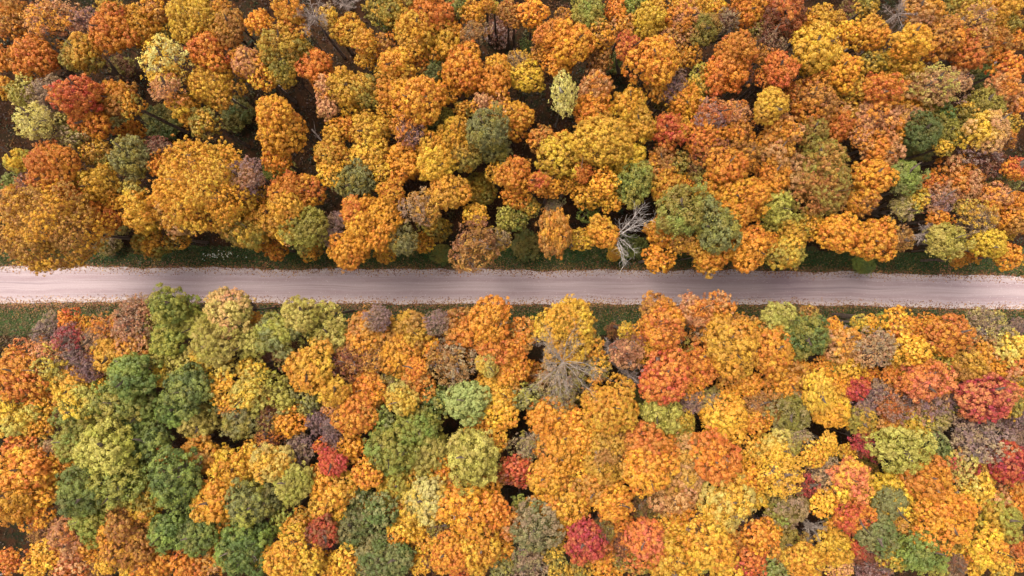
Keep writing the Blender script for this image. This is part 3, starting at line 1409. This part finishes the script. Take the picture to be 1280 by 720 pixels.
# the same wood going on beyond the frame -----------------------------------------------------
oq, oa, ov = [], [], []
g = np.random.default_rng(77)
for gx in np.arange(-92, 92.1, 5.6):
    for gy_ in np.arange(-62, 62.1, 5.6):
        X, Y = gx + g.uniform(-1.6, 1.6), gy_ + g.uniform(-1.6, 1.6)
        if abs(Y) < 8.5 or (abs(X) < 64 and abs(Y) < 39.5): continue
        r = g.uniform(2.7, 4.1); tp = g.uniform(12, 16)
        if abs(X) < 68 and abs(Y) < 42: tp = 12.5; r = 2.6
        L_, V_ = OUTER[int(g.integers(4))]
        a = g.uniform(0, 6.28); cs, sn = math.cos(a), math.sin(a)
        Q = (L_ @ np.array([[cs, sn, 0], [-sn, cs, 0], [0, 0, 1]])) * r + np.array([X, Y, tp - r])
        c = np.array(RGB[('og', 'or', 'gy', 'br', 'ro', 'yl', 'ol')[int(g.integers(7))]])
        oq.append(Q); ov.append(V_); oa.append(np.tile(c, (len(Q), 1)))
A = np.concatenate(oa)
outer = link(bpy.data.objects.new('surrounding_wood', quads_mesh('surrounding_wood', np.concatenate(oq), {'vary': np.concatenate(ov), 'tint_a': A, 'tint_b': A * .85}, [LEAF_MASS])))
tag(outer, 'autumn wood continuing on all sides past the frame', 'wood', kind='stuff')
print('outer', len(oq), len(A))

# ---------------------------------------------------------------- ground, road, verge
def noise_mix(nd, lk, vec, layers, base):
    """layers: (scale, detail, lo, hi, colour)"""
    c = base
    for sc_, det, lo, hi, col in layers:
        n = N(nd, "ShaderNodeTexNoise"); n.inputs['Scale'].default_value = sc_; n.inputs['Detail'].default_value = det
        lk.new(vec, n.inputs['Vector'])
        mr = N(nd, "ShaderNodeMapRange"); mr.inputs[1].default_value = lo; mr.inputs[2].default_value = hi
        lk.new(n.outputs['Fac'], mr.inputs[0])
        c = mixc(nd, lk, mr.outputs[0], c, col)
    return c
def ground_material(name, base, layers, bump=.05, bscale=8):
    m, nd, lk = new_mat(name)
    tc = N(nd, "ShaderNodeTexCoord"); v = tc.outputs['Object']
    c = noise_mix(nd, lk, v, layers, base)
    n = N(nd, "ShaderNodeTexNoise"); n.inputs['Scale'].default_value = bscale; n.inputs['Detail'].default_value = 8
    lk.new(v, n.inputs['Vector'])
    b = N(nd, "ShaderNodeBump"); b.inputs['Distance'].default_value = bump; lk.new(n.outputs['Fac'], b.inputs['Height'])
    d = N(nd, "ShaderNodeBsdfPrincipled"); d.inputs['Roughness'].default_value = .95; d.inputs['Specular IOR Level'].default_value = .08
    lk.new(c, d.inputs['Base Color']); lk.new(b.outputs[0], d.inputs['Normal'])
    o = N(nd, "ShaderNodeOutputMaterial"); lk.new(d.outputs[0], o.inputs[0])
    return m
FLOOR = ground_material('forest_floor', lin(52, 33, 21), [
    (.12, 3, .40, .62, lin(40, 42, 26)), (.9, 5, .45, .6, lin(66, 42, 26)), (5, 4, .55, .66, lin(70, 46, 30)), (7, 3, .60, .70, lin(32, 25, 20))])
VERGE = ground_material('verge_soil_and_grass', lin(52, 66, 34), [
    (.25, 3, .50, .66, lin(80, 66, 44)), (1.6, 4, .48, .62, lin(60, 80, 42)), (9, 4, .60, .68, lin(150, 110, 70))])

def sheet(name, x0, x1, y0, y1, nx, ny, zf, mat, edge=None):
    V = []; F = []
    for j in range(ny + 1):
        for i in range(nx + 1):
            x = x0 + (x1 - x0) * i / nx
            if edge: ya, yb = edge(x); y = ya + (yb - ya) * j / ny
            else: y = y0 + (y1 - y0) * j / ny
            V.append((x, y, zf(x, y, j / ny)))
    for j in range(ny):
        for i in range(nx):
            a = j * (nx + 1) + i; F.append((a, a + 1, a + nx + 2, a + nx + 1))
    me = bpy.data.meshes.new(name); me.from_pydata(V, [], F); me.materials.append(mat)
    me.polygons.foreach_set('use_smooth', [True] * len(F))
    o = link(bpy.data.objects.new(name, me)); tag(o, kind='structure'); return o
from mathutils import noise
def nz(x, y, s, k=0.0): return noise.noise((x * s, y * s, k))
# the road's two edges, surveyed on the photo, bend very slightly downhill to the right
top_px = [(0, 332.5), (160, 334), (320, 335.5), (640, 337.5), (960, 338.5), (1120, 341), (1280, 345.5)]
bot_px = [(0, 379), (160, 378), (320, 379), (640, 380), (960, 380.5), (1120, 383.5), (1280, 388.5)]
def edge_y(pts, x, wob, k):
    px = 640 + x * FPX / CAM_H
    xs = [p[0] for p in pts]; ys = [p[1] for p in pts]
    if px < 0: y = ys[0] + (0 - px) * 0.004
    elif px > 1280: y = ys[-1] + (px - 1280) * .022
    else: y = float(np.interp(px, xs, ys))
    return (360 - y) * CAM_H / FPX + wob * (1.5 * nz(x, k, .12, k) + 1.2 * nz(x, k, .35, k) + .8 * nz(x, k, 1.6, k + 4) + .5 * nz(x, k, 5.0, k + 7))
def road_edges(x): return edge_y(bot_px, x, .14, 1.3), edge_y(top_px, x, .14, 8.7)
ground = sheet('ground', -600, 600, -600, 600, 10, 10, lambda x, y, t: -.06, FLOOR)
# finer, uneven forest floor under the view
floor_u = sheet('forest_floor', -110, 110, 4.6, 75, 220, 70, lambda x, y, t: .25 * nz(x, y, .12) + .10 * nz(x, y, .6) + .02, FLOOR)
floor_l = sheet('forest_floor', -110, 110, -75, -5.2, 220, 70, lambda x, y, t: .25 * nz(x, y, .12) + .10 * nz(x, y, .6) + .02, FLOOR)
vu = sheet('verge', -110, 110, 0, 0, 300, 8, lambda x, y, t: .03 + .12 * math.sin(t * 3.14) * t + .04 * nz(x, y, .8), VERGE, edge=lambda x: (road_edges(x)[1] - .15, 5.4 + .5 * nz(x, 0, .2)))
vl = sheet('verge', -110, 110, 0, 0, 300, 8, lambda x, y, t: .03 + .12 * math.sin(t * 3.14) * (1 - t) + .04 * nz(x, y, .8), VERGE, edge=lambda x: (-6.2 + .5 * nz(x, 3, .2), road_edges(x)[0] + .15))

# road surface: pinkish grey gravel, wheel-polished bands along it
m, nd, lk = new_mat('gravel_road')
tc = N(nd, "ShaderNodeTexCoord"); pos = tc.outputs['Object']
mp = N(nd, "ShaderNodeMapping"); mp.inputs['Scale'].default_value = (.035, 2.3, 1); 
wn_ = N(nd, "ShaderNodeTexNoise"); wn_.inputs['Scale'].default_value = .06; wn_.inputs['Detail'].default_value = 3; lk.new(pos, wn_.inputs['Vector'])
wv = N(nd, "ShaderNodeCombineXYZ"); lk.new(mathn(nd, lk, 'MULTIPLY', mathn(nd, lk, 'SUBTRACT', wn_.outputs['Fac'], .5), 1.6), wv.inputs[1])
av = N(nd, "ShaderNodeVectorMath", operation='ADD'); lk.new(pos, av.inputs[0]); lk.new(wv.outputs[0], av.inputs[1]); bent = av.outputs[0]
lk.new(bent, mp.inputs['Vector'])
mp2 = N(nd, "ShaderNodeMapping"); mp2.inputs['Scale'].default_value = (.10, 7.0, 1); lk.new(bent, mp2.inputs['Vector'])
c = noise_mix(nd, lk, mp.outputs[0], [(1.0, 3, .44, .58, lin(178, 156, 153)), (1.0, 4, .55, .72, lin(146, 126, 127))], lin(166, 145, 143))
n2 = N(nd, "ShaderNodeTexNoise"); n2.inputs['Scale'].default_value = 1.0; n2.inputs['Detail'].default_value = 5; lk.new(mp2.outputs[0], n2.inputs['Vector'])
mr = N(nd, "ShaderNodeMapRange"); mr.inputs[1].default_value = .53; mr.inputs[2].default_value = .68; lk.new(n2.outputs['Fac'], mr.inputs[0])
c = mixc(nd, lk, mathn(nd, lk, 'MULTIPLY', mr.outputs[0], .55), c, lin(138, 114, 114))
uv = N(nd, "ShaderNodeAttribute", attribute_type='GEOMETRY', attribute_name='across')
ed = mathn(nd, lk, 'ABSOLUTE', mathn(nd, lk, 'SUBTRACT', uv.outputs['Fac'], .5))
e1 = N(nd, "ShaderNodeMapRange"); e1.inputs[1].default_value = .34; e1.inputs[2].default_value = .43; lk.new(ed, e1.inputs[0])
n3 = N(nd, "ShaderNodeTexNoise"); n3.inputs['Scale'].default_value = .35; n3.inputs['Detail'].default_value = 4; lk.new(pos, n3.inputs['Vector'])
c = mixc(nd, lk, mathn(nd, lk, 'MULTIPLY', e1.outputs[0], mathn(nd, lk, 'MULTIPLY', n3.outputs['Fac'], 1.3)), c, lin(198, 180, 170))
for sc_, lo, hi, col, f in ((14, .56, .70, lin(118, 98, 98), .45), (22, .58, .70, lin(214, 198, 188), .45), (6, .62, .74, lin(140, 112, 104), .5)):
    n4 = N(nd, "ShaderNodeTexNoise"); n4.inputs['Scale'].default_value = sc_; n4.inputs['Detail'].default_value = 6; lk.new(pos, n4.inputs['Vector'])
    mr = N(nd, "ShaderNodeMapRange"); mr.inputs[1].default_value = lo; mr.inputs[2].default_value = hi; lk.new(n4.outputs['Fac'], mr.inputs[0])
    c = mixc(nd, lk, mathn(nd, lk, 'MULTIPLY', mr.outputs[0], f), c, col)
n5 = N(nd, "ShaderNodeTexNoise"); n5.inputs['Scale'].default_value = .5; n5.inputs['Detail'].default_value = 4; lk.new(pos, n5.inputs['Vector'])
tr = mathn(nd, lk, 'ADD', uv.outputs['Fac'], mathn(nd, lk, 'MULTIPLY', mathn(nd, lk, 'SUBTRACT', wn_.outputs['Fac'], .5), .22))
tr = mathn(nd, lk, 'ABSOLUTE', mathn(nd, lk, 'SUBTRACT', mathn(nd, lk, 'ABSOLUTE', mathn(nd, lk, 'SUBTRACT', tr, .5)), .19))
e3 = N(nd, "ShaderNodeMapRange"); e3.inputs[1].default_value = .075; e3.inputs[2].default_value = .03; lk.new(tr, e3.inputs[0])
c = mixc(nd, lk, mathn(nd, lk, 'MULTIPLY', e3.outputs[0], mathn(nd, lk, 'MULTIPLY', n5.outputs['Fac'], .9)), c, lin(150, 124, 124))
# darker purple-grey patch by the road's upper edge, broken up by noise
pt = N(nd, "ShaderNodeVectorMath", operation='DISTANCE'); lk.new(pos, pt.inputs[0]); pt.inputs[1].default_value = (*at(985, 344), 0)
e2 = N(nd, "ShaderNodeMapRange"); e2.inputs[1].default_value = 4.2; e2.inputs[2].default_value = 1.0; lk.new(pt.outputs['Value'], e2.inputs[0])
c = mixc(nd, lk, mathn(nd, lk, 'MULTIPLY', e2.outputs[0], mathn(nd, lk, 'MULTIPLY', n3.outputs['Fac'], .9)), c, lin(128, 104, 112))
bmp = N(nd, "ShaderNodeBump"); bmp.inputs['Distance'].default_value = .03; bmp.inputs['Strength'].default_value = .7; lk.new(n4.outputs['Fac'], bmp.inputs['Height'])
d = N(nd, "ShaderNodeBsdfPrincipled"); d.inputs['Roughness'].default_value = .9; lk.new(c, d.inputs['Base Color']); lk.new(bmp.outputs[0], d.inputs['Normal'])
o_ = N(nd, "ShaderNodeOutputMaterial"); lk.new(d.outputs[0], o_.inputs[0])
ROAD = m
road = sheet('road', -300, 300, 0, 0, 1500, 16, lambda x, y, t: .09 + .05 * math.sin(t * 3.14159) - .018 * (math.exp(-((t - .28) / .07) ** 2) + math.exp(-((t - .72) / .07) ** 2)), ROAD, edge=road_edges)
at_ = road.data.attributes.new('across', 'FLOAT', 'POINT')
at_.data.foreach_set('value', np.repeat(np.linspace(0, 1, 17), 1501).astype(np.float32))

# ---------------------------------------------------------------- grass, leaves, undergrowth (nobody could count them)
def stuff_mesh(name, Q, colA, colB, label, cat):
    vary = np.stack([rng.random(len(Q)), rng.random(len(Q)), rng.random(len(Q))], 1)
    me = quads_mesh(name, Q, {'vary': vary, 'tint_a': colA, 'tint_b': colB}, [LEAF_MASS])
    o = link(bpy.data.objects.new(name, me)); tag(o, label, cat, kind='stuff'); return o
def tint(keys, n, p=None):
    K = np.array([RGB[k] if isinstance(k, str) else lin(*k) for k in keys]); return K[rng.choice(len(K), n, p=p)]
def rowy(n, x, lo, hi): return lo + (hi - lo) * rng.random(n)
# grass tufts on both verges
n = 62000
x = rng.uniform(-72, 72, n); up = rng.random(n) < .5
eb = np.array([road_edges(v) for v in x]); side = rng.random(n)
y = np.where(up, eb[:, 1] + .12 + side * 2.6, eb[:, 0] - .12 - side * 3.0)
lowfield = (x < -52) & (~up); y = np.where(lowfield, eb[:, 0] - .12 - side * 7, y)
dens = np.array([noise.noise((a * .22, b * .5, 3.0)) for a, b in zip(x, y)])
edge_d = side
keep = (dens + rng.normal(0, .2, n) > -.28 - .1 * up) & (edge_d > .05 * rng.random(n))
x, y, up, lf, dens = x[keep], y[keep], up[keep], lowfield[keep], dens[keep]; n = len(x)
P = np.stack([x, y, np.full(n, .12) + .10 * rng.random(n)], 1)
nn = unit(np.stack([rng.normal(0, .6, n), rng.normal(0, .6, n), np.ones(n)], 1))
Q = leaf_quads(P, nn, .34, .085, rng)
Q[:, 2, 2] += rng.uniform(.05, .30, n)
dry = (rng.random(n) < (.16 + .5 * lf + .22 * (~up)))
A = np.where(dry[:, None], tint([(124, 106, 68), (104, 92, 60), (138, 116, 84)], n), tint([(52, 84, 40), (64, 94, 44), (44, 70, 34), (76, 90, 44)], n))
stuff_mesh('grass', Q, A, A * .8, 'dark green and straw-coloured grass along both verges', 'grass')
# fallen leaves on verges and road edges
n = 32000
x = rng.uniform(-74, 74, n); up = rng.random(n) < .5
eb = np.array([road_edges(v) for v in x]); s_ = rng.exponential(.5, n) * rng.choice([-1, 1], n, p=[.28, .72])
s_ = np.where(s_ < -1.1, -rng.random(n) * .5, s_) + .12
y = np.where(up, eb[:, 1] + s_, eb[:, 0] - s_)
P = np.stack([x, y, np.full(n, .155)], 1)
Q = leaf_quads(P, unit(np.stack([rng.normal(0, .25, n), rng.normal(0, .25, n), np.ones(n)], 1)), .17, .12, rng)
stuff_mesh('fallen_leaves', Q, tint([(150, 96, 60), (176, 118, 70), (120, 74, 54), (196, 150, 84)], n), tint([(120, 80, 60)], n), 'fallen brown leaves strewn along the road edges', 'leaves')
# leaf litter under the trees
n = 60000
x = rng.uniform(-76, 76, n); y = np.where(rng.random(n) < .62, rng.uniform(5, 46, n), rng.uniform(-46, -5.5, n))
P = np.stack([x, y, rng.uniform(.12, .42, n)], 1)
Q = leaf_quads(P, unit(np.stack([rng.normal(0, .4, n), rng.normal(0, .4, n), np.ones(n)], 1)), .26, .17, rng)
A = tint([(58, 36, 24), (46, 31, 22), (70, 46, 30), (40, 34, 22), (84, 58, 35)], n)
stuff_mesh('leaf_litter', Q, A, A * .8, 'brown leaf litter covering the forest floor', 'leaf litter')
# undergrowth: brambles and saplings
cl = 3400
cx = rng.uniform(-74, 74, cl); cy = np.where(rng.random(cl) < .6, rng.uniform(5.6, 46, cl), rng.uniform(-46, -6.6, cl))
per = 36; idx = np.repeat(np.arange(cl), per); n = len(idx)
cr_ = rng.uniform(.35, 1.1, cl); ch = rng.uniform(.3, 1.8, cl)
dv = unit(rng.normal(size=(n, 3)) + np.array([0, 0, .6])); dv[:, 2] = np.abs(dv[:, 2])
P = np.stack([cx[idx], cy[idx], np.full(n, .1)], 1) + dv * np.stack([cr_[idx], cr_[idx], ch[idx]], 1) * rng.uniform(.6, 1, (n, 1))
Q = leaf_quads(P, unit(dv + rng.normal(0, .5, (n, 3))), .24, .16, rng)
ca = tint([(56, 68, 40), (70, 74, 42), (80, 56, 44), (88, 58, 44), (48, 62, 40), (104, 86, 44), (118, 76, 42)], cl)
stuff_mesh('undergrowth', Q, ca[idx], ca[idx] * .75, 'dark brambles and saplings on the forest floor', 'undergrowth')
# pale flower heads on the upper verge
n = 46
fx, fy = [], []
for i in range(n):
    a, b = at(rng.normal(272, 13), rng.normal(320, 2.6)); fx.append(a); fy.append(b)
P = np.stack([fx, fy, np.full(n, .42)], 1)
Q = leaf_quads(P, unit(np.stack([rng.normal(0, .2, n), rng.normal(0, .2, n), np.ones(n)], 1)), .17, .15, rng)
stuff_mesh('white_flowers', Q, tint([(226, 222, 200)], n), tint([(200, 206, 180)], n), 'small white flowers scattered in the green verge', 'flowers')
# loose stones on the road
n = 5200
x = rng.uniform(-70, 70, n); eb = np.array([road_edges(v) for v in x]); t_ = np.where(rng.random(n) < .75, np.where(rng.random(n) < .5, rng.beta(1, 8, n), 1 - rng.beta(1, 8, n)), rng.random(n))
y = eb[:, 0] + (eb[:, 1] - eb[:, 0]) * t_
base = np.array([[1, 0, 0], [0, 1, 0], [-1, 0, 0], [0, -1, 0], [0, 0, .9]], float)
V = base[None] * rng.uniform(.02, .055, (n, 1, 1)) + np.stack([x, y, np.full(n, .125)], 1)[:, None]
me = bpy.data.meshes.new('gravel'); F = (np.array([[0, 1, 4], [1, 2, 4], [2, 3, 4], [3, 0, 4]])[None] + (np.arange(n) * 5)[:, None, None]).reshape(-1, 3)
me.from_pydata(V.reshape(-1, 3).tolist(), [], F.tolist()); me.materials.append(bark_material('stone', (176, 156, 150), (222, 204, 196), 6))
tag(link(bpy.data.objects.new('gravel', me)), 'loose pale stones along the edges of the road', 'gravel', kind='stuff')

# ---------------------------------------------------------------- fallen and leaning stems seen in the gaps
def log(p0, p1, z0, z1, r0, label, mat=TWIG):
    a = at(*p0, z0); b = at(*p1, z1)
    w = Wood(); mx = ((a[0] + b[0]) / 2 + .12, (a[1] + b[1]) / 2 - .1, (z0 + z1) / 2)
    c0 = (-(b[0] - a[0]) / 2, -(b[1] - a[1]) / 2, z0); c2 = ((b[0] - a[0]) / 2, (b[1] - a[1]) / 2, z1)
    w.tube([c0, (.12, -.1, (z0 + z1) / 2), c2], [r0, r0 * .85, r0 * .5], 8)
    for f in (.35, .6, .8):
        p = np.array(c0) + (np.array(c2) - np.array(c0)) * f
        w.tube([p, p + np.array([rng.normal(0, .5), rng.normal(0, .5), .4])], [r0 * .4, r0 * .15], 4)
    o = link(bpy.data.objects.new('fallen_trunk', w.mesh('fallen_trunk', mat))); o.location = ((a[0] + b[0]) / 2, (a[1] + b[1]) / 2, .12)
    tag(o, label, 'fallen trunk', 'dead trunks lying on the forest floor')
log((282, 116), (313, 141), .2, .5, .11, 'long thin grey trunk lying in the dark gap between the big yellow crowns')
log((349, 107), (366, 125), .2, .5, .10, 'short grey trunk lying in the dark gap beside an orange tree')
log((390, 162), (404, 178), .2, .7, .11, 'broken pale trunk in the gap above the olive-grey hazy tree')
log((0, 718), (33, 709), .3, .8, .13, 'pale pole lying in the brown gap at the lower corner')
log((1228, 87), (1246, 77), .3, 1.6, .11, 'pale trunk leaning in the dark gap at the upper edge')
